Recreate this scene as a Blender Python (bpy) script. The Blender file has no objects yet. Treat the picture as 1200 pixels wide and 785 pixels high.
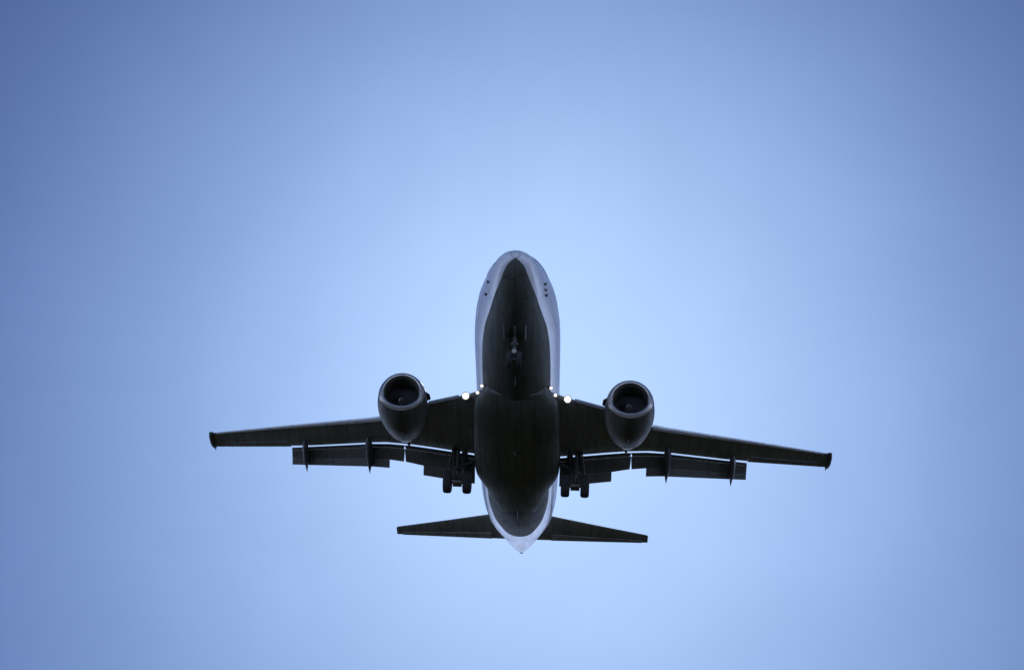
import bpy, bmesh, math, random
from math import sin, cos, tan, pi, radians, sqrt
from mathutils import Vector, Matrix

random.seed(7)
C = bpy.context.scene.collection
SC = bpy.context.scene

# ------------------------------------------------------------------ camera
CAM_ELEV = 29.3
cam_data = bpy.data.cameras.new('camera')
cam = bpy.data.objects.new('camera', cam_data)
C.objects.link(cam)
cam.location = (0, 0, 1.7)
cam.rotation_euler = (radians(90 + CAM_ELEV), 0, 0)
cam_data.sensor_width = 36.0
cam_data.sensor_fit = 'HORIZONTAL'
cam_data.lens = 36.0 * 2651.0 / 1200.0
cam_data.clip_start = 0.1
cam_data.clip_end = 60000
SC.camera = cam

# ------------------------------------------------------------------ sky, sun, exposure
FILL_L = 6.3
SUN_EL, SUN_ROT = 29.8, 1.2
world = bpy.data.worlds.new('World')
SC.world = world
world.use_nodes = True
wn = world.node_tree
sky = wn.nodes.new('ShaderNodeTexSky')
sky.sky_type = 'NISHITA'
sky.sun_disc = False
sky.sun_elevation = radians(SUN_EL)
sky.sun_rotation = radians(SUN_ROT)
sky.air_density = 0.5
sky.dust_density = 3.0
sky.ozone_density = 1.0
sky.altitude = 0
balance = wn.nodes.new('ShaderNodeMix')
balance.data_type = 'RGBA'
balance.blend_type = 'MULTIPLY'
balance.inputs[0].default_value = 1.0
balance.inputs[7].default_value = (0.0494, 0.1436, 0.824, 1)      # cool daylight film balance
# slide-film contrast of the sky colour, and thin uneven high haze
sepw = wn.nodes.new('ShaderNodeSeparateColor'); comw = wn.nodes.new('ShaderNodeCombineColor')
wn.links.new(sky.outputs[0], sepw.inputs[0])
for ch, pw in enumerate((1.48, 1.35, 1.05)):
    pn = wn.nodes.new('ShaderNodeMath'); pn.operation = 'POWER'; pn.inputs[1].default_value = pw
    wn.links.new(sepw.outputs[ch], pn.inputs[0])
    mxn = wn.nodes.new('ShaderNodeMath'); mxn.operation = 'MAXIMUM'; mxn.inputs[1].default_value = (39, 28, 13.6)[ch]     # clear deep blue far from the sun
    wn.links.new(pn.outputs[0], mxn.inputs[0]); wn.links.new(mxn.outputs[0], comw.inputs[ch])
tch = wn.nodes.new('ShaderNodeTexCoord')
hn = wn.nodes.new('ShaderNodeTexNoise'); hn.inputs['Scale'].default_value = 9; hn.inputs['Detail'].default_value = 5; hn.inputs['Roughness'].default_value = .55; hn.inputs['Distortion'].default_value = .6
wn.links.new(tch.outputs['Generated'], hn.inputs[0])
hm = wn.nodes.new('ShaderNodeMapRange'); hm.inputs[1].default_value = .3; hm.inputs[2].default_value = .7; hm.inputs[3].default_value = .965; hm.inputs[4].default_value = 1.035
wn.links.new(hn.outputs[0], hm.inputs[0])
hmul = wn.nodes.new('ShaderNodeVectorMath'); hmul.operation = 'SCALE'
wn.links.new(comw.outputs[0], hmul.inputs[0]); wn.links.new(hm.outputs[0], hmul.inputs['Scale'])
wn.links.new(hmul.outputs[0], balance.inputs[6])
wn.links.new(balance.outputs[2], wn.nodes['Background'].inputs[0])
wn.nodes['Background'].inputs[1].default_value = 0.05
# fill glow added low over the horizon, all round, to light the fuselage sides
tcw = wn.nodes.new('ShaderNodeTexCoord'); spw = wn.nodes.new('ShaderNodeSeparateXYZ')
wn.links.new(tcw.outputs['Generated'], spw.inputs[0])
hz = wn.nodes.new('ShaderNodeMapRange'); hz.interpolation_type = 'SMOOTHSTEP'
hz.inputs[1].default_value = 0.0; hz.inputs[2].default_value = sin(radians(20)); hz.inputs[3].default_value = FILL_L; hz.inputs[4].default_value = 0.0
wn.links.new(spw.outputs[2], hz.inputs[0])
bg2 = wn.nodes.new('ShaderNodeBackground'); bg2.inputs[0].default_value = (.54, .67, 1.0, 1)
wn.links.new(hz.outputs[0], bg2.inputs[1])
addw = wn.nodes.new('ShaderNodeAddShader')
wn.links.new(wn.nodes['Background'].outputs[0], addw.inputs[0]); wn.links.new(bg2.outputs[0], addw.inputs[1])
wn.links.new(addw.outputs[0], wn.nodes['World Output'].inputs[0])

sun_data = bpy.data.lights.new('sun', 'SUN')
sun_data.energy = 5.0
sun_data.angle = radians(0.53)
sun_data.color = (1.0, 0.95, 0.86)
sun = bpy.data.objects.new('sun', sun_data)
C.objects.link(sun)
sd = Vector((sin(radians(SUN_ROT)) * cos(radians(SUN_EL)), cos(radians(SUN_ROT)) * cos(radians(SUN_EL)), sin(radians(SUN_EL))))
sun.rotation_euler = sd.to_track_quat('Z', 'Y').to_euler()
sun.location = (0, 200, 200)

SC.view_settings.view_transform = 'Standard'
SC.view_settings.look = 'None'
SC.view_settings.gamma = 1.0
SC.view_settings.use_curve_mapping = False
SC.view_settings.exposure = -0.95

# ------------------------------------------------------------------ aircraft frame
# model frame: x towards the right wing, y towards the nose (nose tip at 0), z up; metres
R3 = Matrix(((-0.9990329599, -0.0091041059, 0.0430146519),
             (0.0320292938, 0.5195287756, 0.8538524320),
             (-0.0301209124, 0.8544044514, -0.5187347723)))
T3 = Vector((0.3037285508, -4.1504372885, -101.8387933057))
O3 = Vector((0, -15, 0))
BASE = Vector((0, -15, -3.3))
camM = Matrix.Translation(cam.location) @ cam.rotation_euler.to_matrix().to_4x4()
M4 = R3.to_4x4()
M4.translation = R3 @ (BASE - O3) + T3
ROOTM = camM @ M4

# ------------------------------------------------------------------ materials
def nodes_of(m):
    m.use_nodes = True
    return m.node_tree.nodes, m.node_tree.links, m.node_tree.nodes['Principled BSDF']

def paint(name, col, rough=0.35, metal=0.0, vary=0.12, grime=0.25, coat=0.0, scale=1.0, streak=(3.0, 0.35, 3.0), seams=None):
    """painted or bare sheet metal: fine mottling, streaks along the airflow, uneven gloss"""
    m = bpy.data.materials.new(name)
    n, l, b = nodes_of(m)
    tc = n.new('ShaderNodeTexCoord')
    mp = n.new('ShaderNodeMapping'); mp.inputs['Scale'].default_value = [s * scale for s in streak]
    l.new(tc.outputs['Object'], mp.inputs[0])
    st = n.new('ShaderNodeTexNoise'); st.inputs['Scale'].default_value = 1.6; st.inputs['Detail'].default_value = 6
    l.new(mp.outputs[0], st.inputs[0])
    rp = n.new('ShaderNodeValToRGB')
    rp.color_ramp.elements[0].position = 0.42; rp.color_ramp.elements[0].color = (0, 0, 0, 1)
    rp.color_ramp.elements[1].position = 0.72; rp.color_ramp.elements[1].color = (1, 1, 1, 1)
    l.new(st.outputs[0], rp.inputs[0])
    fac = n.new('ShaderNodeMath'); fac.operation = 'MULTIPLY'; fac.inputs[1].default_value = grime
    l.new(rp.outputs[0], fac.inputs[0])
    mx = n.new('ShaderNodeMix'); mx.data_type = 'RGBA'
    mx.inputs[6].default_value = (*col, 1)
    mx.inputs[7].default_value = (col[0] * .45, col[1] * .43, col[2] * .38, 1)
    l.new(fac.outputs[0], mx.inputs[0])
    fine = n.new('ShaderNodeTexNoise'); fine.inputs['Scale'].default_value = 9 * scale; fine.inputs['Detail'].default_value = 4
    l.new(tc.outputs['Object'], fine.inputs[0])
    mr = n.new('ShaderNodeMapRange'); mr.inputs[3].default_value = 1 - vary; mr.inputs[4].default_value = 1 + vary
    l.new(fine.outputs[0], mr.inputs[0])
    hs = n.new('ShaderNodeHueSaturation')
    l.new(mx.outputs[2], hs.inputs['Color']); l.new(mr.outputs[0], hs.inputs['Value'])
    l.new(hs.outputs[0], b.inputs['Base Color'])
    if seams:                                 # sheet-metal joints: (length, width, joint, depth, sideways axis)
        ln_, wd_, jt, dp_, ax_ = seams
        sx = n.new('ShaderNodeSeparateXYZ'); l.new(tc.outputs['Object'], sx.inputs[0])
        cb = n.new('ShaderNodeCombineXYZ'); l.new(sx.outputs[1], cb.inputs[0]); l.new(sx.outputs[ax_], cb.inputs[1])
        br = n.new('ShaderNodeTexBrick'); br.inputs['Scale'].default_value = 1.0
        br.inputs['Brick Width'].default_value = ln_; br.inputs['Row Height'].default_value = wd_; br.inputs['Mortar Size'].default_value = jt
        br.inputs['Mortar Smooth'].default_value = .3
        br.inputs['Color1'].default_value = (1, 1, 1, 1); br.inputs['Color2'].default_value = (.90, .90, .90, 1); br.inputs['Mortar'].default_value = (dp_, dp_, dp_, 1)
        l.new(cb.outputs[0], br.inputs[0])
        ms = n.new('ShaderNodeMix'); ms.data_type = 'RGBA'; ms.blend_type = 'MULTIPLY'; ms.inputs[0].default_value = 1.0
        l.new(hs.outputs[0], ms.inputs[6]); l.new(br.outputs[0], ms.inputs[7]); l.new(ms.outputs[2], b.inputs['Base Color'])
    rr = n.new('ShaderNodeMapRange'); rr.inputs[3].default_value = max(.05, rough - .08); rr.inputs[4].default_value = rough + .14
    l.new(st.outputs[0], rr.inputs[0]); l.new(rr.outputs[0], b.inputs['Roughness'])
    b.inputs['Metallic'].default_value = metal
    b.inputs['Coat Weight'].default_value = coat
    b.inputs['Coat Roughness'].default_value = .12
    bp = n.new('ShaderNodeBump'); bp.inputs['Strength'].default_value = .05; bp.inputs['Distance'].default_value = .02
    l.new(fine.outputs[0], bp.inputs['Height']); l.new(bp.outputs[0], b.inputs['Normal'])
    return m

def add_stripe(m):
    """thin dark line along the rear flank, mixed into the white fuselage colour"""
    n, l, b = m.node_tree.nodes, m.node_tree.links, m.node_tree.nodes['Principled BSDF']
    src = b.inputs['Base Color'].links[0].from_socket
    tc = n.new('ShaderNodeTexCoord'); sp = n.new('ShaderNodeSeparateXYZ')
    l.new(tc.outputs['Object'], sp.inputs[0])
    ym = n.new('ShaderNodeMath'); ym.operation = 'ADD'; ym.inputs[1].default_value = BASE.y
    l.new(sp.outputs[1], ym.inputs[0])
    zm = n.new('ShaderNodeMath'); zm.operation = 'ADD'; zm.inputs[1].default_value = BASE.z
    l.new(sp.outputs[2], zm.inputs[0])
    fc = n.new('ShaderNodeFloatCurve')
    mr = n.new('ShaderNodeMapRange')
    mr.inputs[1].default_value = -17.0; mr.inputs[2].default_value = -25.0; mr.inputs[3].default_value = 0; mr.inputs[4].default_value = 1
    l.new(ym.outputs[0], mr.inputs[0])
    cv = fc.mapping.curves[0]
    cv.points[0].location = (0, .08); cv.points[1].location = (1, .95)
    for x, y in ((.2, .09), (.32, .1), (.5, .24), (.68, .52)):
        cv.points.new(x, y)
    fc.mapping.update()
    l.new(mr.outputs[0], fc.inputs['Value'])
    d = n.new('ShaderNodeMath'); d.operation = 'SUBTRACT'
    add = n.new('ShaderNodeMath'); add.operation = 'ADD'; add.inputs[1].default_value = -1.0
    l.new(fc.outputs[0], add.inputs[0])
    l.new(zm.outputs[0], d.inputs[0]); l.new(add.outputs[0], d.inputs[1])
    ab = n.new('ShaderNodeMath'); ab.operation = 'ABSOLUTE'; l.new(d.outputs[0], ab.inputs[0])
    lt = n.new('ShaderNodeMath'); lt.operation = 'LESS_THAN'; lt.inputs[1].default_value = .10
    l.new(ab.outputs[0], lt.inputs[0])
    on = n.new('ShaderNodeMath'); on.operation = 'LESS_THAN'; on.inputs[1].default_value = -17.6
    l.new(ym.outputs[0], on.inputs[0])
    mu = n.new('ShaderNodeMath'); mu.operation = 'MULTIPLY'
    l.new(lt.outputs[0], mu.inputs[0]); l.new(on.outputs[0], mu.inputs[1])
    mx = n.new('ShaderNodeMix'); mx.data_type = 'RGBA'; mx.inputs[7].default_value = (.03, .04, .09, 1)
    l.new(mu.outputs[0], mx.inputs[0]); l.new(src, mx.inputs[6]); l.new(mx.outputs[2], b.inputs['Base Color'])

def emis(name, col, strength, rad=None):
    m = bpy.data.materials.new(name)
    n, l, b = nodes_of(m)
    b.inputs['Base Color'].default_value = (.8, .8, .8, 1)
    b.inputs['Emission Color'].default_value = (*col, 1)
    b.inputs['Emission Strength'].default_value = strength
    if rad:                                   # hot filament in the middle of a dimmer reflector bowl
        tc = n.new('ShaderNodeTexCoord'); ln = n.new('ShaderNodeVectorMath'); ln.operation = 'LENGTH'
        l.new(tc.outputs['Object'], ln.inputs[0])
        mr = n.new('ShaderNodeMapRange'); mr.interpolation_type = 'SMOOTHSTEP'
        mr.inputs[1].default_value = rad * .25; mr.inputs[2].default_value = rad; mr.inputs[3].default_value = strength; mr.inputs[4].default_value = strength * .05
        l.new(ln.outputs['Value'], mr.inputs[0]); l.new(mr.outputs[0], b.inputs['Emission Strength'])
    return m

def plain(name, col, rough, metal=0.0, spec=.5):
    m = paint(name, col, rough, metal, .15, .2)
    m.node_tree.nodes['Principled BSDF'].inputs['Specular IOR Level'].default_value = spec
    return m

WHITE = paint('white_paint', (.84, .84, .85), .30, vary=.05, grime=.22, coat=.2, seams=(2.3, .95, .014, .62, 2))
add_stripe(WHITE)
WHITE2 = paint('white_trim_paint', (.84, .84, .85), .30, vary=.04, grime=.12)
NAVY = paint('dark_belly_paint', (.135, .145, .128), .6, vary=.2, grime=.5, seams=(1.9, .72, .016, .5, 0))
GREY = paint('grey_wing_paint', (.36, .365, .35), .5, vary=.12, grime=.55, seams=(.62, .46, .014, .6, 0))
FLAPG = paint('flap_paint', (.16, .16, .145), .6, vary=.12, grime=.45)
FAIR = paint('fairing_paint', (.22, .228, .20), .7, vary=.2, grime=.5, seams=(1.4, .8, .016, .5, 0))
FAIR.node_tree.nodes['Principled BSDF'].inputs['Specular IOR Level'].default_value = .2
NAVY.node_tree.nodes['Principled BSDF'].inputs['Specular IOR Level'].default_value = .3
LEAD = paint('leading_edge_paint', (.80, .81, .82), .35, vary=.08, grime=.3)
MIDG = paint('mid_grey_paint', (.40, .41, .42), .4, vary=.1, grime=.35)
DGREY = paint('dark_grey_paint', (.10, .105, .11), .45, vary=.12, grime=.4)
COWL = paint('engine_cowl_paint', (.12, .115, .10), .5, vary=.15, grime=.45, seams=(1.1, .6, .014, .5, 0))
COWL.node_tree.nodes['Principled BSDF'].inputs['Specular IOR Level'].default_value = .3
METAL = paint('polished_metal', (.72, .73, .75), .26, 1.0, .05, .2)
STEEL = paint('brushed_steel', (.45, .44, .42), .38, .9, .1, .35)
BURNT = paint('heat_stained_metal', (.20, .17, .14), .45, .8, .2, .5)
GEARP = paint('gear_paint', (.09, .09, .085), .4, 0, .1, .4)
RUBBER = plain('tyre_rubber', (.045, .045, .043), .85, 0, .2)
BLACK = plain('black_fittings', (.02, .02, .022), .5)
DUCT = plain('intake_liner', (.13, .115, .085), .6)
LIPM = paint('weathered_lip_metal', (.46, .43, .38), .36, .85, .08, .35)
FANM = paint('fan_blade_metal', (.16, .16, .17), .4, .6, .1, .2)
GLASS = plain('dark_glass', (.015, .018, .022), .06, 0, .6)
LAMP = emis('landing_lamp_glow', (1, .95, .86), 11, .17)
LAMPS = emis('small_lamp_glow', (1, .93, .90), 7, .085)
TAXI = emis('taxi_lamp_glow', (1, .95, .85), .07)
TAXI.node_tree.nodes['Principled BSDF'].inputs['Base Color'].default_value = (.25, .25, .24, 1)
NAVR = plain('red_lens', (.03, .012, .012), .3)
NAVG = plain('green_lens', (.03, .3, .12), .15)
PSTRIPE = plain('spinner_mark_paint', (.75, .75, .72), .4)

# ------------------------------------------------------------------ object helpers
CENT = {}
def V(*a): return Vector(a)

def link_mesh(name, verts, faces, mats, parent, smooth=True, fmat=None, sharp=None, keep_origin=False, fix=True):
    me = bpy.data.meshes.new(name)
    bm = bmesh.new()
    vs = [bm.verts.new(Vector(v) - BASE) for v in verts]
    for i, f in enumerate(faces):
        ids = []
        for k in f:
            if k not in ids: ids.append(k)
        if len(ids) < 3: continue
        try:
            fc = bm.faces.new([vs[k] for k in ids])
        except ValueError:
            continue
        fc.material_index = fmat[i] if fmat else 0
        fc.smooth = smooth
    bmesh.ops.remove_doubles(bm, verts=bm.verts, dist=2e-4)
    if fix: bmesh.ops.recalc_face_normals(bm, faces=bm.faces)
    if sharp:
        lim = radians(sharp)
        for e in bm.edges:
            if len(e.link_faces) == 2 and e.calc_face_angle(0) > lim:
                e.smooth = False
    c = Vector((0, 0, 0))
    if not keep_origin:
        lo = Vector([min(v.co[i] for v in bm.verts) for i in range(3)])
        hi = Vector([max(v.co[i] for v in bm.verts) for i in range(3)])
        c = (lo + hi) / 2
        for v in bm.verts: v.co -= c
    bm.to_mesh(me); bm.free()
    if not isinstance(mats, (list, tuple)): mats = [mats]
    for m in mats: me.materials.append(m)
    o = bpy.data.objects.new(name, me)
    C.objects.link(o)
    CENT[o.name] = c
    if parent is not None:
        o.parent = parent
        o.location = c - CENT.get(parent.name, Vector((0, 0, 0)))
    return o

class MB:
    """collects shapes of one part"""
    def __init__(s): s.v = []; s.f = []; s.m = []
    def add(s, vs, fs, mi=0):
        o = len(s.v); s.v += [Vector(v) for v in vs]
        for f in fs: s.f.append([k + o for k in f]); s.m.append(mi)
        return s
    def loft(s, secs, caps=True, closed=True, mi=0):
        n = len(secs[0]); vs = [p for q in secs for p in q]; fs = []
        for i in range(len(secs) - 1):
            for k in range(n if closed else n - 1):
                k2 = (k + 1) % n
                fs.append([i * n + k, i * n + k2, (i + 1) * n + k2, (i + 1) * n + k])
        if caps and closed:
            fs.append(list(range(n))[::-1]); fs.append([(len(secs) - 1) * n + k for k in range(n)])
        return s.add(vs, fs, mi)
    def tube(s, pts, rad, n=12, mi=0, caps=True):
        pts = [Vector(p) for p in pts]
        if not isinstance(rad, (list, tuple)): rad = [rad] * len(pts)
        secs = []; up = None
        for i, p in enumerate(pts):
            d = (pts[min(i + 1, len(pts) - 1)] - pts[max(i - 1, 0)]).normalized()
            a = d.orthogonal().normalized() if up is None else (up - d * up.dot(d)).normalized()
            up = a; b = d.cross(a)
            secs.append([p + (a * cos(2 * pi * k / n) + b * sin(2 * pi * k / n)) * rad[i] for k in range(n)])
        return s.loft(secs, caps, True, mi)
    def lathe(s, org, axis, prof, n=24, mi=0, caps=True, up=None):
        axis = Vector(axis).normalized(); org = Vector(org)
        a = axis.orthogonal().normalized(); b = axis.cross(a)
        secs = [[org + axis * d + (a * cos(2 * pi * k / n) + b * sin(2 * pi * k / n)) * r for k in range(n)] for d, r in prof]
        return s.loft(secs, caps, True, mi)
    def box(s, c, size, rot=None, bev=.12, mi=0):
        """box with chamfered long edges"""
        hx, hy, hz = [q / 2 for q in size]; b = min(hx, hy, hz) * bev * 2
        secs = []
        for z, k in ((-hz, b), (-hz + b, 0), (hz - b, 0), (hz, b)):
            x, y = hx - k, hy - k; e = b
            pts = [(x - e, -y), (x, -y + e), (x, y - e), (x - e, y), (-x + e, y), (-x, y - e), (-x, -y + e), (-x + e, -y)]
            secs.append([Vector((p[0], p[1], z)) for p in pts])
        if rot is not None: secs = [[rot @ p for p in q] for q in secs]
        c = Vector(c)
        return s.loft([[p + c for p in q] for q in secs], True, True, mi)
    def build(s, name, mats, parent, smooth=True, sharp=35, **kw):
        return link_mesh(name, s.v, s.f, mats, parent, smooth, s.m, sharp, **kw)

def mono(xs, ys):
    """monotone cubic interpolation"""
    n = len(xs); d = [(ys[i + 1] - ys[i]) / (xs[i + 1] - xs[i]) for i in range(n - 1)]
    m = [d[0]] + [0 if d[i - 1] * d[i] <= 0 else 2 * d[i - 1] * d[i] / (d[i - 1] + d[i]) for i in range(1, n - 1)] + [d[-1]]
    def f(x):
        if x <= xs[0]: return ys[0]
        if x >= xs[-1]: return ys[-1]
        i = max(k for k in range(n - 1) if xs[k] <= x)
        h = xs[i + 1] - xs[i]; t = (x - xs[i]) / h
        return ((2 * t**3 - 3 * t**2 + 1) * ys[i] + (t**3 - 2 * t**2 + t) * h * m[i] + (-2 * t**3 + 3 * t**2) * ys[i + 1] + (t**3 - t**2) * h * m[i + 1])
    return f
def lerp(xs, ys):
    def f(x):
        if x <= xs[0]: return ys[0]
        for i in range(len(xs) - 1):
            if x <= xs[i + 1]:
                t = (x - xs[i]) / (xs[i + 1] - xs[i]); return ys[i] * (1 - t) + ys[i + 1] * t
        return ys[-1]
    return f

# ------------------------------------------------------------------ ground below the flight path
def ground():
    m = bpy.data.materials.new('ground_cover')
    n, l, b = nodes_of(m)
    tc = n.new('ShaderNodeTexCoord')
    a = n.new('ShaderNodeTexNoise'); a.inputs['Scale'].default_value = .012; a.inputs['Detail'].default_value = 8
    l.new(tc.outputs['Object'], a.inputs[0])
    r = n.new('ShaderNodeValToRGB')
    r.color_ramp.elements[0].position = .35; r.color_ramp.elements[0].color = (.022, .027, .014, 1)
    r.color_ramp.elements[1].position = .7; r.color_ramp.elements[1].color = (.060, .056, .034, 1)
    l.new(a.outputs[0], r.inputs[0])
    f = n.new('ShaderNodeTexNoise'); f.inputs['Scale'].default_value = 3.5; f.inputs['Detail'].default_value = 6
    l.new(tc.outputs['Object'], f.inputs[0])
    mx = n.new('ShaderNodeMix'); mx.data_type = 'RGBA'; mx.blend_type = 'MULTIPLY'; mx.inputs[0].default_value = .6
    l.new(r.outputs[0], mx.inputs[6]); l.new(f.outputs[0], mx.inputs[7]); l.new(mx.outputs[2], b.inputs['Base Color'])
    b.inputs['Roughness'].default_value = .95
    b.inputs['Specular IOR Level'].default_value = .1
    me = bpy.data.meshes.new('ground'); bm = bmesh.new()
    N = 24; S = 16000.0
    g = [[bm.verts.new((S * (i / N * 2 - 1), S * (j / N * 2 - 1), 0)) for j in range(N + 1)] for i in range(N + 1)]
    for i in range(N):
        for j in range(N):
            bm.faces.new((g[i][j], g[i + 1][j], g[i + 1][j + 1], g[i][j + 1]))
    bm.to_mesh(me); bm.free(); me.materials.append(m)
    o = bpy.data.objects.new('ground', me); C.objects.link(o)
    o['kind'] = 'structure'; o['label'] = 'dark open grassland beneath the flight path'
ground()

# ------------------------------------------------------------------ the airliner
root = bpy.data.objects.new('airliner', None)
C.objects.link(root)
root.empty_display_size = 3
root.matrix_world = ROOTM
root['label'] = 'twin engine jet airliner with wheels and flaps down, seen from below against blue sky'
root['category'] = 'airplane'
CENT[root.name] = Vector((0, 0, 0))

# ---- fuselage
FS = [0, .04, .14, .4, .9, 1.5, 2.1, 2.7, 3.5, 4.6, 6.2, 8, 12, 16, 17.5, 19.5, 21.5, 23.5, 25.0, 27.0, 28.6, 29.6, 29.74]
fW = mono(FS, [.02, .16, .33, .59, .82, .98, 1.12, 1.23, 1.40, 1.62, 1.77, 1.81, 1.81, 1.81, 1.81, 1.805, 1.75, 1.62, 1.44, 1.02, .58, .22, .15])
fB = mono(FS, [-.53, -.69, -.84, -1.07, -1.33, -1.54, -1.68, -1.79, -1.89, -1.96, -2.0, -2.0, -2.0, -2.0, -1.99, -1.92, -1.6, -1.08, -.62, .06, .54, .84, .90])
fT = mono(FS, [-.50, -.37, -.28, -.13, .08, .40, .82, 1.28, 1.67, 1.90, 1.99, 2.0, 2.0, 2.0, 2.0, 2.0, 2.0, 1.98, 1.92, 1.72, 1.42, 1.16, 1.10])
fM = mono(FS, [-.51, -.51, -.51, -.5, -.47, -.42, -.34, -.24, -.14, -.05, 0, 0, 0, 0, 0, .02, .14, .36, .56, .84, .96, 1.0, 1.0])
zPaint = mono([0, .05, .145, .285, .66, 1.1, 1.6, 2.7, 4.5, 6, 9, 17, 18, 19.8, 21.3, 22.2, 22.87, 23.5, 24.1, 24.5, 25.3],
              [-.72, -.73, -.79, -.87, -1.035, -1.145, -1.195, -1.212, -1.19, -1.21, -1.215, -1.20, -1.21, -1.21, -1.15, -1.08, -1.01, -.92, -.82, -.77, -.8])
def fpt(s, th):
    """point on the skin; th = 0 at the top, pi at the keel, positive towards the right wing"""
    w, b, t, m = fW(s), fB(s), fT(s), fM(s)
    c = cos(th)
    return V(w * sin(th), -s, m + c * ((t - m) if c >= 0 else (m - b)))
def fz(s, z, side):
    """point on the skin at height z"""
    b, t, m = fB(s), fT(s), fM(s)
    c = max(-1, min(1, (z - m) / ((t - m) if z >= m else (m - b))))
    return fpt(s, side * math.acos(c))
def fnorm(p, s):
    a = fW(s); m = fM(s); h = (fT(s) - m) if p.z > m else (m - fB(s))
    slope = (fW(s + .05) - fW(s - .05 if s > .05 else 0)) / (.1 if s > .05 else s + .05)
    n = V(p.x / a**2, 0, (p.z - m) / h**2).normalized()
    return V(n.x, slope * .8, n.z).normalized()
stations = [0, .015, .04, .08, .14, .22, .32] + [.4 + .13 * i for i in range(30)] + [4.4 + .45 * i for i in range(57)]
stations = sorted([s for s in stations if s < 29.7 and not 22 < s < 25] + [22 + .1 * i for i in range(31)] + [29.74])
NU, NL = 44, 28
secs = []; fm = []
for s in stations:
    b, m = fB(s), fM(s)
    zp = max(b, min(zPaint(s), m - .01)) if s < 25.2 else b
    a = math.acos(max(-1, min(1, (zp - m) / (m - b))))
    ring = [fpt(s, -a + 2 * a * k / NU) for k in range(NU)]
    ring += [fpt(s, a + (2 * pi - 2 * a) * k / NL) for k in range(NL)]
    secs.append(ring)
mb = MB(); n = NU + NL
vs = [p for q in secs for p in q]; fs = []; mm = []
for i in range(len(secs) - 1):
    for k in range(n):
        k2 = (k + 1) % n
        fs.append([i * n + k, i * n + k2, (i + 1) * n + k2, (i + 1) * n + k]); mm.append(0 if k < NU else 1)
fs.append(list(range(n))[::-1]); mm.append(0)
fs.append([(len(secs) - 1) * n + k for k in range(n)]); mm.append(0)
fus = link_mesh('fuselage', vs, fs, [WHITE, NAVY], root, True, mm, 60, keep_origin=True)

# tail exhaust
e = MB().lathe((0, -29.70, 1.0), (0, -1, 0), [(0, .115), (.10, .112), (.17, .10), (.17, .075), (.03, .07)], 20)
e.build('tail_exhaust', STEEL, root)

# cockpit windows: panes laid on the skin
def skin_patch(corners, off, nu=5, nv=5):
    """corners: (s,z) x 4 counter-clockwise on one side; side in 5th"""
    (s0, z0), (s1, z1), (s2, z2), (s3, z3), side = corners
    pts = []
    for i in range(nu + 1):
        for j in range(nv + 1):
            u, v = i / nu, j / nv
            s = (s0 * (1 - u) + s1 * u) * (1 - v) + (s3 * (1 - u) + s2 * u) * v
            z = (z0 * (1 - u) + z1 * u) * (1 - v) + (z3 * (1 - u) + z2 * u) * v
            p = fz(s, z, side)
            pts.append(p + fnorm(p, s) * off)
    fs = [[i * (nv + 1) + j, (i + 1) * (nv + 1) + j, (i + 1) * (nv + 1) + j + 1, i * (nv + 1) + j + 1] for i in range(nu) for j in range(nv)]
    return pts, fs
def pane(name, corners, mat, parent, thick=.012):
    p, f = skin_patch(corners, thick)
    q, _ = skin_patch(corners, -.03)
    nu = nv = 5; N = len(p); w = nv + 1
    faces = f + [[k + N for k in reversed(g)] for g in f]
    rim = [i * w for i in range(nu + 1)] + [nu * w + j for j in range(1, nv + 1)] + [i * w + nv for i in range(nu - 1, -1, -1)] + [j for j in range(nv - 1, 0, -1)]
    for a, b in zip(rim, rim[1:] + rim[:1]): faces.append([a, b, b + N, a + N])
    return link_mesh(name, p + q, faces, mat, parent, True, None, 40)
for sd_ in (1, -1):
    pane('cockpit_window', [(1.72, .56), (2.12, .50), (2.50, 1.02), (2.20, .93), sd_], GLASS, fus)
    pane('cockpit_window', [(2.16, .48), (2.62, .40), (2.92, .98), (2.54, 1.01), sd_], GLASS, fus)
    pane('cockpit_window', [(2.66, .40), (3.05, .38), (3.12, .80), (2.92, .94), sd_], GLASS, fus)
    # passenger door, service hatch and cabin windows on the flank
    pane('passenger_door', [(4.35, -.62), (5.2, -.62), (5.2, 1.2), (4.35, 1.2), sd_], WHITE2, fus, .010)
    pane('service_door', [(24.2, -.2), (24.9, -.2), (24.9, 1.25), (24.2, 1.25), sd_], WHITE2, fus, .010)
    for k in range(30):
        s = 6.2 + k * .56
        pane('cabin_window', [(s, .26), (s + .24, .26), (s + .24, .60), (s, .60), sd_], GLASS, fus, .006)

# air data probes either side of the nose
def probe(s, z, side, ln=.15, r=.022):
    p = fz(s, z, side); nn = fnorm(p, s)
    mb = MB()
    a, b_ = p - nn * .02, p + nn * .075
    f = V(0, 1, 0)
    mb.loft([[a + f * .07 + V(0, 0, .02), a - f * .09 + V(0, 0, .02), a - f * .09 - V(0, 0, .02), a + f * .07 - V(0, 0, .02)],
             [b_ + f * .03 + V(0, 0, .012), b_ - f * .06 + V(0, 0, .012), b_ - f * .06 - V(0, 0, .012), b_ + f * .03 - V(0, 0, .012)]])
    mb.tube([b_ - f * .09, b_, b_ + f * ln * .7, b_ + f * ln], [r * .8, r, r * .8, r * .4], 10)
    mb.build('pitot_probe', FLAPG, fus)
probe(1.98, -.62, 1); probe(2.74, -.72, 1)
probe(2.2, -.50, -1); probe(2.47, -.60, -1, .10, .016); probe(2.74, -.69, -1)

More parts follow.
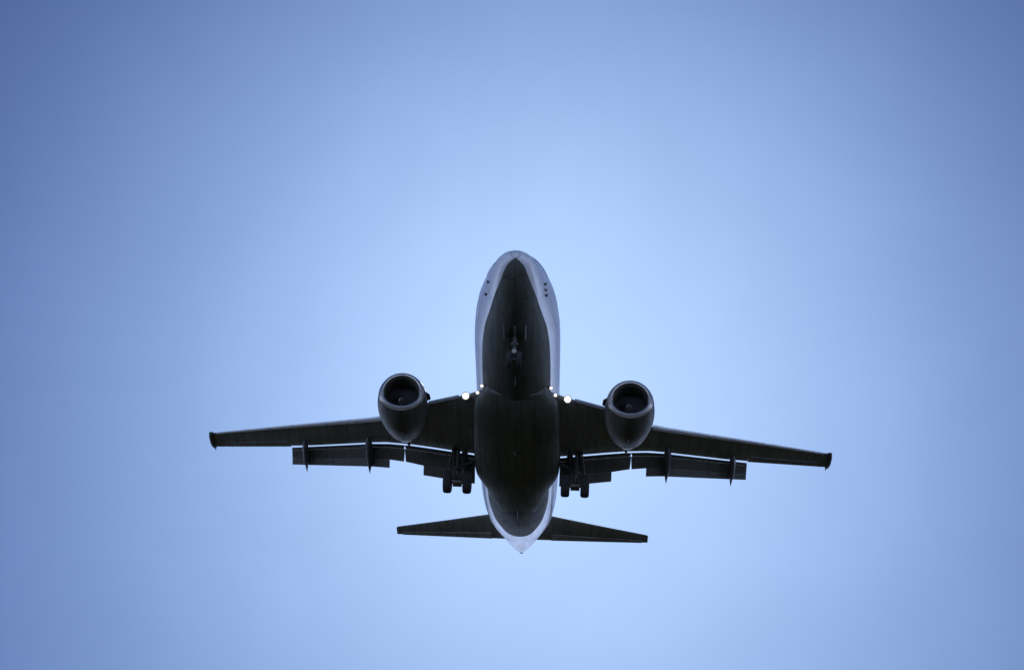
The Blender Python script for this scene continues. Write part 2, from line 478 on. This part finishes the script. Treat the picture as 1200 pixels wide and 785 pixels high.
# belly blade aerials, drain mast, beacon
def blade(y, x, h, c, mat=DGREY):
    s = -y; p = fz(s, fB(s) + .0005, 1) if abs(x) < .01 else V(x, y, fM(s) - sqrt(max(0, 1 - (x / fW(s))**2)) * (fM(s) - fB(s)))
    mb = MB(); t = .022
    def sec(z, k, sh):
        return [V(x, y + c * k * .5 + sh, z), V(x + t * k, y + c * k * .1 + sh, z), V(x, y - c * k * .5 + sh, z), V(x - t * k, y + c * k * .1 + sh, z)]
    mb.loft([sec(p.z + .03, 1, 0), sec(p.z - h * .6, .8, -.06), sec(p.z - h, .5, -.13)])
    mb.build('blade_antenna', mat, fus)
blade(-7.2, 0, .32, .36); blade(-19.6, 0, .34, .40); blade(-5.6, .35, .16, .2)
mbk = MB().lathe((0, -13.2, -2.27), (0, 0, -1), [(-.06, .11), (0, .11), (.05, .095), (.10, .05), (.115, .005)], 18)
mbk.build('beacon_light', NAVR, fus)

# ---- wing to body fairing
yF = [-8.75, -9.15, -9.6, -10.2, -11.2, -13, -15, -16.2, -16.9, -17.5, -18.3, -19.3, -20.4]
hwF = [1.22, 1.46, 1.66, 1.79, 1.85, 1.88, 1.92, 1.86, 1.66, 1.46, 1.24, 1.0, .7]
zbF = [-1.92, -2.02, -2.10, -2.17, -2.23, -2.26, -2.25, -2.22, -2.185, -2.15, -2.08, -1.96, -1.74]
ztF = [-1.25, -1.18, -1.1, -1.0, -.9, -.8, -.8, -.9, -1.02, -1.12, -1.22, -1.3, -1.4]
ys_ = [-y for y in yF]
hwf, zbf, ztf = mono(ys_, hwF), mono(ys_, zbF), mono(ys_, ztF)
secs = []
for i in range(46):
    s = 8.75 + (20.4 - 8.75) * i / 45
    sh = .72 + .28 * max(0, min(1, (s - 15.5) / 2.5))
    w, b, t = hwf(s), zbf(s), ztf(s); ring = []
    for k in range(48):
        a = 2 * pi * k / 48; c, q = cos(a), sin(a)
        e_ = sh - .10
        ring.append(V(w * math.copysign(abs(q)**sh, q), -s, (t + b) / 2 + (t - b) / 2 * math.copysign(abs(c)**e_, c)))
    secs.append(ring)
fair = MB().loft(secs).build('belly_fairing', FAIR, root, True, 50)
# ---- wings
xW = [1.2, 1.81, 2.2, 3.9, 4.83, 6.1, 10.46, 14.1]
LEy = lerp(xW, [-9.05, -9.62, -9.96, -11.16, -12.0, -13.06, -15.14, -16.93])
TEy = lerp(xW, [-16.35, -16.25, -16.2, -16.05, -15.95, -15.9, -17.12, -18.25])      # flaps-up trailing edge
GAP = lerp(xW, [-15.13, -15.14, -15.15, -15.14, -15.16, -15.33, -17.10, -18.25])    # end of the fixed wing ahead of the flaps
def wz(x): return -1.35 + .13 * (abs(x) - 1.88)
THK = lerp(xW, [.125, .125, .125, .12, .12, .115, .108, .10])
def foil(u):
    return 2.6 * (.2969 * sqrt(max(u, 0)) - .126 * u - .3516 * u * u + .2843 * u**3 - .1036 * u**4) * 2 / 2.6 * 2.5
def wsec(x, u0, u1, sg, n=16, cut=True):
    le, te = LEy(x), TEy(x); c = le - te; t = THK(x)
    us = [u0 + (u1 - u0) * (1 - cos(pi * k / n)) / 2 for k in range(n + 1)]
    def th(u):
        f = foil(u) * t * c
        if u1 < .97: f *= min(1, (u1 - u) / .16 + .03)
        if u0 > 0: f *= min(1, sqrt(max(0, (u - u0)) / .05) + .02)
        return f
    up = [V(sg * x, le - c * u, wz(x) + th(u) * .56) for u in us]
    lo = [V(sg * x, le - c * u, wz(x) - th(u) * .44) for u in reversed(us[1:-1])]
    return up + lo
def uend(x): return (LEy(x) - GAP(x)) / (LEy(x) - TEy(x))

def panel_sec(x, y, z, c, dfl, t, sg, n=10):
    """thin aerofoil section, leading edge at y,z, drooped by dfl degrees"""
    a = radians(dfl); up = []; lo = []
    for k in range(n + 1):
        u = (1 - cos(pi * k / n)) / 2; f = foil(u) * t * c
        for zz, lst in ((f * .6, up), (-f * .4, lo)):
            dy = -(u * c * cos(a)) - zz * sin(a)
            dz = -(u * c * sin(a)) + zz * cos(a)
            lst.append(V(sg * x, y + dy, z + dz))
    return up + lo[1:-1][::-1]

def flap_chain(x, scale):
    """LE position, chord, droop and thickness of the fore, main and aft flap elements at span x"""
    y, z = GAP(x) - .078, wz(x) - .028
    out = []
    for c, d, t, gy, gz in ((.17 * scale + .03, 16, .20, .003, .026), (.58 * scale, 30, .17, -.01, .0), (.36 * scale, 44, .14, 0, 0)):
        out.append((y, z, c, d, t))
        y -= c * cos(radians(d)) + gy - .02
        z -= c * sin(radians(d)) + gz * .4
    return out

for sg in (1, -1):
    xs_in = [1.2, 1.81, 2.2, 2.8, 3.4, 3.9, 4.4, 4.83, 5.4, 5.9]
    xs_mid = [5.93, 6.6, 7.5, 8.4, 9.4, 10.44]
    xs_out = [10.47, 11.2, 12.2, 13.2, 14.1]
    mb = MB()
    U0 = .055
    secs = [wsec(x, 0, uend(x), sg) for x in xs_in[:-1]]
    mb.loft(secs)
    secs = [wsec(x, 0 if x < 5.92 else U0, uend(x), sg) for x in [5.4, 5.9]]
    mb.loft(secs)
    mb.loft([wsec(x, U0, min(uend(x), .955), sg) for x in [5.9] + xs_mid])
    # outboard panel: trailing edge cut back for the aileron
    mb.loft([wsec(x, U0, .74, sg) for x in [10.44, 10.62]] )
    mb.loft([wsec(x, U0, .73, sg) for x in [10.62, 11.4, 12.2, 13.0, 13.635]])
    mb.loft([wsec(x, U0 if x < 13.95 else 0, 1.0, sg) for x in [13.63, 13.94]])
    mb.loft([wsec(x, 0, 1.0, sg) for x in [13.94, 14.1]])
    mb.loft([wsec(x, .5, 1.0, sg) for x in [10.447, 10.612]])
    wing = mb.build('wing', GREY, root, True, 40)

    # aileron
    mb = MB()
    secs = []
    for x in (10.616, 11.4, 12.2, 13.0, 13.626):
        le, te = LEy(x), TEy(x); c = le - te; t = THK(x); ring_u = []; ring_l = []
        for k in range(9):
            u = .742 + .258 * k / 8; f = foil(u) * t * c * min(1, .5 + k * .5)
            ring_u.append(V(sg * x, le - c * u, wz(x) + f * .56)); ring_l.append(V(sg * x, le - c * u, wz(x) - f * .44))
        secs.append(ring_u + ring_l[::-1])
    mb.loft(secs).build('aileron', GREY, wing)

    # leading edge slats, polished and drooped ahead of the wing
    def slat_sec(x):
        le, te = LEy(x), TEy(x); c = le - te; t = THK(x)
        out = []; inn = []
        us = [.15, .11, .075, .045, .02, .006, 0]
        for u in us: out.append((u, foil(u) * t * .70 + .012))
        for u in us[::-1][1:5]: out.append((u, -foil(u) * t * .60 - .004))
        for u, z in out: inn.append((.012 + u * 0.93 + .006, z * .62))
        pts = out + inn[::-1]
        d = .16 * c * .12
        return [V(sg * x, le - c * u + d, wz(x) + c * z - d * .9) for u, z in pts]
    for x0, x1 in ((5.95, 8.55), (8.58, 11.2), (11.23, 13.92)):
        MB().loft([slat_sec(x0 + (x1 - x0) * k / 4) for k in range(5)]).build('slat', LEAD, wing)
    # inboard leading edge flap folded out below the leading edge
    mb = MB(); secs = []
    for k in range(5):
        x = 2.5 + (3.85 - 2.5) * k / 4
        y, z = LEy(x), wz(x); ring = []
        for j in range(13):
            a = pi * (-.15 + 1.05 * j / 12)
            ring.append(V(sg * x, y - .10 + .15 * sin(a), z + .02 + .10 * cos(a)))
        for j in range(12, -1, -1):
            a = pi * (-.15 + 1.05 * j / 12)
            ring.append(V(sg * x, y - .10 + .12 * sin(a), z + .02 + .07 * cos(a)))
        secs.append(ring)
    mb.loft(secs).build('krueger_flap', MIDG, wing)

    # wing tip cap with its lamp
    mb = MB(); secs = []
    for dx, k in ((0, 1.0), (.06, 1.02), (.13, .96), (.19, .80), (.225, .5), (.235, .2)):
        x = 14.1; le, te = LEy(x) + .07, TEy(x) - .16; c = (le - te); mid = (le + te) / 2
        ring = []
        for j in range(24):
            a = 2 * pi * j / 24
            ring.append(V(sg * (x + dx), mid + c / 2 * k * math.copysign(abs(cos(a))**.8, cos(a)), wz(x) + .085 * k * sin(a)))
        secs.append(ring)
    tip = mb.loft(secs).build('wing_tip', DGREY, wing)
    MB().lathe((sg * 14.22, LEy(14.1) - .06, wz(14.1)), (sg * .5, 1, 0), [(-.04, .07), (.03, .06), (.08, .035), (.1, .004)], 14).build('navigation_light', NAVG if sg > 0 else NAVR, tip)
    MB().tube([V(sg * 14.16, TEy(14.1) - .1, wz(14.1)), V(sg * 14.16, TEy(14.1) - .33, wz(14.1) - .01)], [.03, .012], 8).build('tail_lamp', BLACK, tip)
    for x in (12.6, 13.3, 13.8):
        MB().tube([V(sg * x, TEy(x) + .02, wz(x)), V(sg * x, TEy(x) - .12, wz(x) - .01)], [.006, .003], 6).build('static_wick', BLACK, wing)

    # trailing edge flaps
    def scl(x): return lerp([1.95, 4.3, 5.1, 5.85, 10.45], [1.34, 1.30, 1.18, 1.12, .80])(x)
    def flap(x0, x1, parts, skew0=0, skew1=0):
        n = 6
        for idx, nm in parts:
            secs = []
            for k in range(n + 1):
                x = x0 + (x1 - x0) * k / n
                y, z, c, d, t = flap_chain(x, scl(x))[idx]
                sec = panel_sec(x, y, z, c, d, t, sg)
                sk = skew0 if k == 0 else skew1 if k == n else 0
                secs.append([V(p.x + sg * sk * max(0, (y - p.y) / c) ** 1.5, p.y, p.z) for p in sec])
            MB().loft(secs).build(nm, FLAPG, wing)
    full = ((0, 'fore_flap'), (1, 'main_flap'), (2, 'aft_flap'))
    flap(1.90, 4.24, full)
    flap(4.24, 5.09, full[:2], 0, -.05)
    flap(5.095, 5.79, full[:2], .05, 0)
    flap(5.79, 10.42, full)

    # canoe fairings round the flap tracks
    for x, wd in ((9.72, .15), (6.72, .17), (2.35, .15)):
        y0 = GAP(x) + .75; z0 = wz(x)
        ye, ze = flap_chain(x, scl(x))[2][:2]
        c2 = .34 * scl(x)
        yend, zend = ye - c2 * .72 - .30, ze - c2 * .72 - .20
        ctrl = [(y0, z0 - .12, .02), (y0 - .2, z0 - .19, .6), (y0 - .5, z0 - .25, 1.0), (GAP(x) - .1, z0 - .27, 1.0),
                (GAP(x) - .55, z0 - .50, .92), (ye + .02, ze - .16, .72), ((ye + yend) / 2, (ze + zend) / 2 - .05, .42), (yend, zend, .05)]
        secs = []
        for y, z, k in ctrl:
            hw = wd * k; hh = .22 * k + .01
            secs.append([V(sg * x + hw * cos(2 * pi * j / 14), y, z + hh * sin(2 * pi * j / 14)) for j in range(14)])
        MB().loft(secs).build('flap_track_fairing', DGREY, wing)

    # fixed landing lights in the wing root
    for x, y, z, r, m, nm in ((2.18, -9.92, -1.37, .15, LAMP, 'landing_light'), (1.66, -9.46, -1.46, .078, LAMPS, 'taxi_light'), (1.47, -9.02, -1.38, .082, LAMPS, 'turnoff_light')):
        ax = V(sg * .05, 1, -.45)
        h = MB().lathe((sg * x, y, z), ax, [(-.22, r * .6), (-.1, r * 1.05), (.02, r * 1.18), (.05, r * 1.18), (.05, r * 1.0), (.01, r * .98)], 22)
        hob = h.build(nm, STEEL, wing)
        MB().lathe((sg * x, y, z), ax, [(.015, r * .99), (.045, r * .9), (.075, r * .6), (.088, r * .25), (.09, .004)], 22).build('lens', m, hob)

# ---- engines
def engine(sg):
    ex, ey, ez = sg * 4.83, -8.70, -1.97
    def ring(d, r, flat, n=48, zc=0.0, sx=1.0):
        out = []
        for k in range(n):
            a = 2 * pi * k / n; c, q = cos(a), sin(a)
            zz = r * c; xx = r * q * sx
            if c < 0:
                zz *= 1 - .13 * flat
                xx *= 1 + .05 * flat * (1 - c * c) ** .5 * abs(c) * 2
            out.append(V(ex + xx, ey - d + (.05 * c if d < .05 else 0) * flat, ez + zz + zc))
        return out
    # cowl: outer skin
    prof = [(.10, .955, 1), (.22, .99, 1), (.45, 1.025, .95), (.8, 1.055, .85), (1.2, 1.06, .7), (1.6, 1.04, .5), (2.0, .985, .35), (2.4, .90, .2), (2.75, .81, .1), (2.98, .745, 0), (2.98, .715, 0), (2.5, .70, 0)]
    mb = MB().loft([ring(d, r, f) for d, r, f in prof], caps=False)
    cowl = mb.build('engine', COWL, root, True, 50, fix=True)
    # polished intake lip
    lp = [(.10, .953, 1), (.04, .92, 1), (.0, .87, 1), (-.015, .825, 1), (.0, .775, 1), (.05, .735, 1), (.14, .710, 1)]
    MB().loft([ring(d, r, f) for d, r, f in lp], caps=False).build('intake_lip', LIPM, cowl)
    # intake duct
    dp = [(.14, .710, 1), (.35, .715, .8), (.6, .755, .4), (.95, .77, 0)]
    MB().loft([ring(d, r, f) for d, r, f in dp], caps=False).build('intake_duct', DUCT, cowl)
    # fan
    mb = MB()
    mb.lathe((ex, ey - 1.02, ez), (0, -1, 0), [(0, .76), (.02, .76), (.02, .02)], 40, 1)
    for k in range(38):
        a = 2 * pi * k / 38
        rad = V(cos(a), 0, sin(a)); tg = V(-sin(a), 0, cos(a)); ax = V(0, -1, 0)
        o = V(ex, ey - .90, ez); secs = []
        for r, tw, ch in ((.20, 20, .14), (.45, 42, .15), (.755, 62, .15)):
            dvec = (ax * cos(radians(tw)) + tg * sin(radians(tw))); nrm = dvec.cross(rad)
            p = o + rad * r
            secs.append([p - dvec * ch / 2, p + nrm * .008, p + dvec * ch / 2, p - nrm * .008])
        mb.loft(secs)
    fan = mb.build('fan', [FANM, BLACK], cowl, True, 40)
    mb = MB().lathe((ex, ey - .92, ez), (0, 1, 0), [(-.05, .24), (.06, .225), (.2, .16), (.32, .08), (.38, .02), (.385, .003)], 28)
    sp = mb.build('spinner', FANM, fan)
    # white painted mark on the spinner cone
    pts = []
    for k in range(15):
        u = .62 + .38 * k / 14; a = 1.1 + 2.6 * u + (0 if sg > 0 else .6); d = .10 + .21 * u
        r = lerp([-.05, .06, .2, .32, .38], [.24, .225, .16, .08, .02])(d) + .004
        pts.append(V(ex + r * cos(a + pi), ey - .92 + d, ez + r * sin(a + pi)))
    MB().tube(pts, .017, 6).build('spinner_mark', PSTRIPE, sp)
    # core nozzle and plug
    MB().lathe((ex, ey - 2.55, ez + .02), (0, -1, 0), [(0, .60), (.4, .585), (.8, .50), (1.25, .385), (1.27, .37), (.9, .36)], 32, caps=False).build('core_nozzle', BURNT, cowl)
    MB().lathe((ex, ey - 3.3, ez + .02), (0, -1, 0), [(0, .3), (.3, .28), (.6, .17), (.85, .04), (.86, .004)], 24).build('exhaust_plug', BURNT, cowl)
    # strake on the inboard flank
    mb = MB(); s = -sg
    a0 = radians(18)
    def sp_(d, h): 
        r = lerp([.1, .45, .8, 1.2, 1.6], [.955, 1.025, 1.055, 1.06, 1.04])(d) - .03
        return V(ex + s * (r + h) * cos(a0), ey - d, ez + (r + h) * sin(a0))
    up = V(-s * sin(a0), 0, cos(a0)) * .022
    outline = [sp_(.42, 0), sp_(.62, .09), sp_(.78, .17), sp_(1.12, .19), sp_(1.2, .17), sp_(1.22, 0)]
    mb.loft([[p + up for p in outline], [p - up for p in outline]])
    mb.build('strake', BLACK, cowl, True, 30)
    # small access panels / drain mast under the cowl
    mb = MB().loft([[V(ex + dx, ey - 1.75 + dy, ez - .93) for dx, dy in ((.02, .06), (.02, -.08), (-.02, -.08), (-.02, .06))],
                    [V(ex + dx, ey - 1.8 + dy, ez - 1.08) for dx, dy in ((.012, .03), (.012, -.05), (-.012, -.05), (-.012, .03))]])
    mb.build('drain_mast', DGREY, cowl)
    # pylon to the wing
    secs = []
    for d, zt, zb, w in ((.75, .98, .9, .03), (1.1, 1.14, .85, .14), (1.7, 1.22, .7, .19), (2.6, 1.22, .55, .20), (3.6, 1.14, .42, .19), (4.6, .98, .42, .15), (5.6, .80, .52, .08), (6.1, .74, .62, .02)):
        y = ey - d; ring_ = []
        for k in range(16):
            a = 2 * pi * k / 16
            ring_.append(V(ex + w * math.copysign(abs(sin(a))**.6, sin(a)), y, ez + (zt + zb) / 2 + (zt - zb) / 2 * math.copysign(abs(cos(a))**.6, cos(a))))
        secs.append(ring_)
    MB().loft(secs).build('pylon', DGREY, root)
engine(1); engine(-1)

# ---- tail
for sg in (1, -1):
    secs = []
    for x, le, te, z, t in ((.5, -25.55, -28.75, 1.16, .10), (1.6, -26.30, -28.98, 1.28, .10), (4, -27.78, -29.52, 1.57, .095), (6.30, -29.16, -30.04, 1.85, .09), (6.40, -29.28, -30.05, 1.86, .05)):
        c = le - te
        up = []; lo = []
        for k in range(13):
            u = (1 - cos(pi * k / 12)) / 2; f = foil(u) * t * c
            if u > .72: f *= 1
            up.append(V(sg * x, le - c * u, z + f * .5)); lo.append(V(sg * x, le - c * u, z - f * .5))
        secs.append(up + lo[1:-1][::-1])
    hs = MB().loft(secs).build('horizontal_stabilizer', GREY, root)
    # elevator with a hairline gap
    secs = []
    for x in (1.5, 3.8, 6.1):
        f_ = lerp([.5, 1.6, 4, 6.3], [-25.55, -26.30, -27.78, -29.16]); g_ = lerp([.5, 1.6, 4, 6.3], [-28.75, -28.98, -29.52, -30.04])
        z = lerp([.5, 1.6, 4, 6.3], [1.16, 1.28, 1.57, 1.85])(x); c = f_(x) - g_(x); y0 = g_(x) + c * .28
        secs.append([V(sg * x, y0, z + .035), V(sg * x, y0 - .02, z + .045), V(sg * x, g_(x) - .03, z + .008), V(sg * x, g_(x) - .03, z - .008), V(sg * x, y0 - .02, z - .07 * c / 2.5 - .012), V(sg * x, y0, z - .05)])
    MB().loft(secs).build('elevator', GREY, hs)
    for x in (5.2, 5.8):
        MB().tube([V(sg * x, g_(x), 1.28 + (x - 1.6) * .122), V(sg * x, g_(x) - .14, 1.28 + (x - 1.6) * .122)], [.006, .003], 6).build('static_wick', BLACK, hs)

secs = []
for z, le, te, t in ((1.5, -22.6, -28.3, .06), (2.3, -23.2, -28.55, .085), (5, -25.6, -29.2, .085), (7.5, -27.7, -29.75, .085), (7.62, -27.9, -29.75, .05)):
    c = le - te; up = []; lo = []
    for k in range(13):
        u = (1 - cos(pi * k / 12)) / 2; f = foil(u) * t * c
        up.append(V(f * .5, le - c * u, z)); lo.append(V(-f * .5, le - c * u, z))
    secs.append(up + lo[1:-1][::-1])
fin = MB().loft(secs).build('vertical_stabilizer', NAVY, root)
secs = []
for z, y0, y1, w in ((2.2, -27.0, -28.58, .10), (5, -28.1, -29.24, .075), (7.3, -29.1, -29.76, .045)):
    secs.append([V(w, y0, z), V(w * .95, y0 - .05, z), V(.008, y1, z), V(-.008, y1, z), V(-w * .95, y0 - .05, z), V(-w, y0, z)])
MB().loft(secs).build('rudder', NAVY, fin)
secs = []
for s_, h, w in ((18.6, .01, .03), (20, .22, .09), (21.4, .55, .11), (22.9, 1.15, .11), (23.8, 1.4, .06)):
    b = 1.85
    secs.append([V(w, -s_, b), V(w * .6, -s_, b + .15 + h * .7), V(0, -s_, b + .15 + h), V(-w * .6, -s_, b + .15 + h * .7), V(-w, -s_, b)])
MB().loft(secs).build('dorsal_fin', WHITE2, fin)

# ---- wheels
def wheel(c, R, W, parent):
    c = Vector(c); h = W / 2
    prof = [(-h * .72, R * .56), (-h * .95, R * .66), (-h, R * .78), (-h * .93, R * .89), (-h * .72, R * .965), (-h * .4, R * .995), (0, R), (h * .4, R * .995), (h * .72, R * .965), (h * .93, R * .89), (h, R * .78), (h * .95, R * .66), (h * .72, R * .56)]
    w = MB().lathe(c, (1, 0, 0), prof, 36).build('wheel', RUBBER, parent)
    rp = [(-h * .62, .02), (-h * .62, R * .2), (-h * .45, R * .25), (-h * .4, R * .45), (-h * .74, R * .54), (-h * .74, R * .57), (h * .74, R * .57), (h * .74, R * .54), (h * .4, R * .45), (h * .45, R * .25), (h * .62, R * .2), (h * .62, .02)]
    MB().lathe(c, (1, 0, 0), rp, 28).build('rim', GEARP, w)
    return w

for sg in (1, -1):
    x0 = sg * 2.615; ya = -15.07; za = -2.84
    mb = MB()
    mb.tube([V(x0 + sg * .12, ya + .12, -1.1), V(x0 + sg * .06, ya + .06, -1.75), V(x0 + sg * .03, ya + .03, -2.25)], [.15, .14, .135], 16)
    mb.tube([V(x0 + sg * .03, ya + .03, -2.2), V(x0, ya, za)], [.09, .09], 14)
    mb.tube([V(x0 - .34, ya, za), V(x0 + .34, ya, za)], [.075, .075], 14)
    mb.tube([V(x0 + sg * .03, ya + .03, -2.2), V(x0 + sg * .03, ya + .03, -2.27)], [.17, .17], 16)
    gear = mb.build('main_gear', GEARP, root)
    MB().tube([V(x0, ya - .12, -2.15), V(x0, ya - .38, -2.5), V(x0, ya - .1, za + .05)], [.05, .055, .05], 8).build('torque_link', GEARP, gear)
    MB().tube([V(sg * 1.75, ya + .05, -1.65), V(x0 - sg * .03, ya + .04, -2.15)], [.06, .06], 10).build('side_strut', GEARP, gear)
    MB().tube([V(x0, ya + .1, -2.2), V(x0 + sg * .02, ya + .55, -1.5)], [.055, .055], 10).build('drag_strut', GEARP, gear)
    wheel((x0 - .435, ya, za), .51, .39, gear); wheel((x0 + .435, ya, za), .51, .39, gear)
    MB().tube([V(x0 - .2, ya - .04, za), V(x0 + .2, ya - .04, za)], [.19, .19], 18).build('brake_pack', BURNT, gear)
    rot = Matrix.Rotation(sg * radians(-8), 3, 'Y')
    MB().box((x0 + sg * .33, ya + .05, -1.68), (.035, .62, .92), rot, .3).build('gear_door', GREY, gear)
    # brake hose down the leg
    MB().tube([V(x0 + .12, ya + .16, -1.6), V(x0 + .16, ya + .2, -2.1), V(x0 + .1, ya + .17, -2.5), V(x0 + .05, ya + .1, za + .08)], .018, 6).build('brake_hose', BLACK, gear)

# nose gear
yn, zn = -4.0, -2.98
mb = MB()
mb.tube([V(0, yn - .1, -1.6), V(0, yn - .03, -2.35)], [.095, .09], 14)
mb.tube([V(0, yn - .03, -2.3), V(0, yn, zn)], [.06, .06], 12)
mb.tube([V(-.24, yn, zn), V(.24, yn, zn)], [.05, .05], 12)
mb.tube([V(-.16, yn + .02, -2.28), V(.16, yn + .02, -2.28)], [.05, .05], 10)
ng = mb.build('nose_gear', GEARP, root)
for sx in (1, -1):
    wheel((sx * .2, yn, zn), .34, .2, ng)
    rot = Matrix.Rotation(sx * radians(9), 3, 'Y')
    MB().box((sx * .43, yn + .40, -2.0), (.022, 1.0, .26), rot, .3).build('gear_door', NAVY, ng)
MB().tube([V(0, yn + .05, -2.3), V(0, yn + .85, -1.75)], [.045, .05], 10).build('drag_strut', GEARP, ng)
MB().tube([V(0, yn - .08, -2.3), V(0, yn - .3, -2.6), V(0, yn - .06, zn + .05)], [.03, .035, .03], 8).build('torque_link', GEARP, ng)
tl = MB().lathe((0, yn + .13, -2.68), (0, 1, -.25), [(-.12, .05), (-.03, .10), (.02, .105), (.02, .09)], 18).build('taxi_light', BURNT, ng)
MB().lathe((0, yn + .13, -2.68), (0, 1, -.25), [(.0, .09), (.03, .07), (.045, .03), (.048, .003)], 18).build('lens', TAXI, tl)
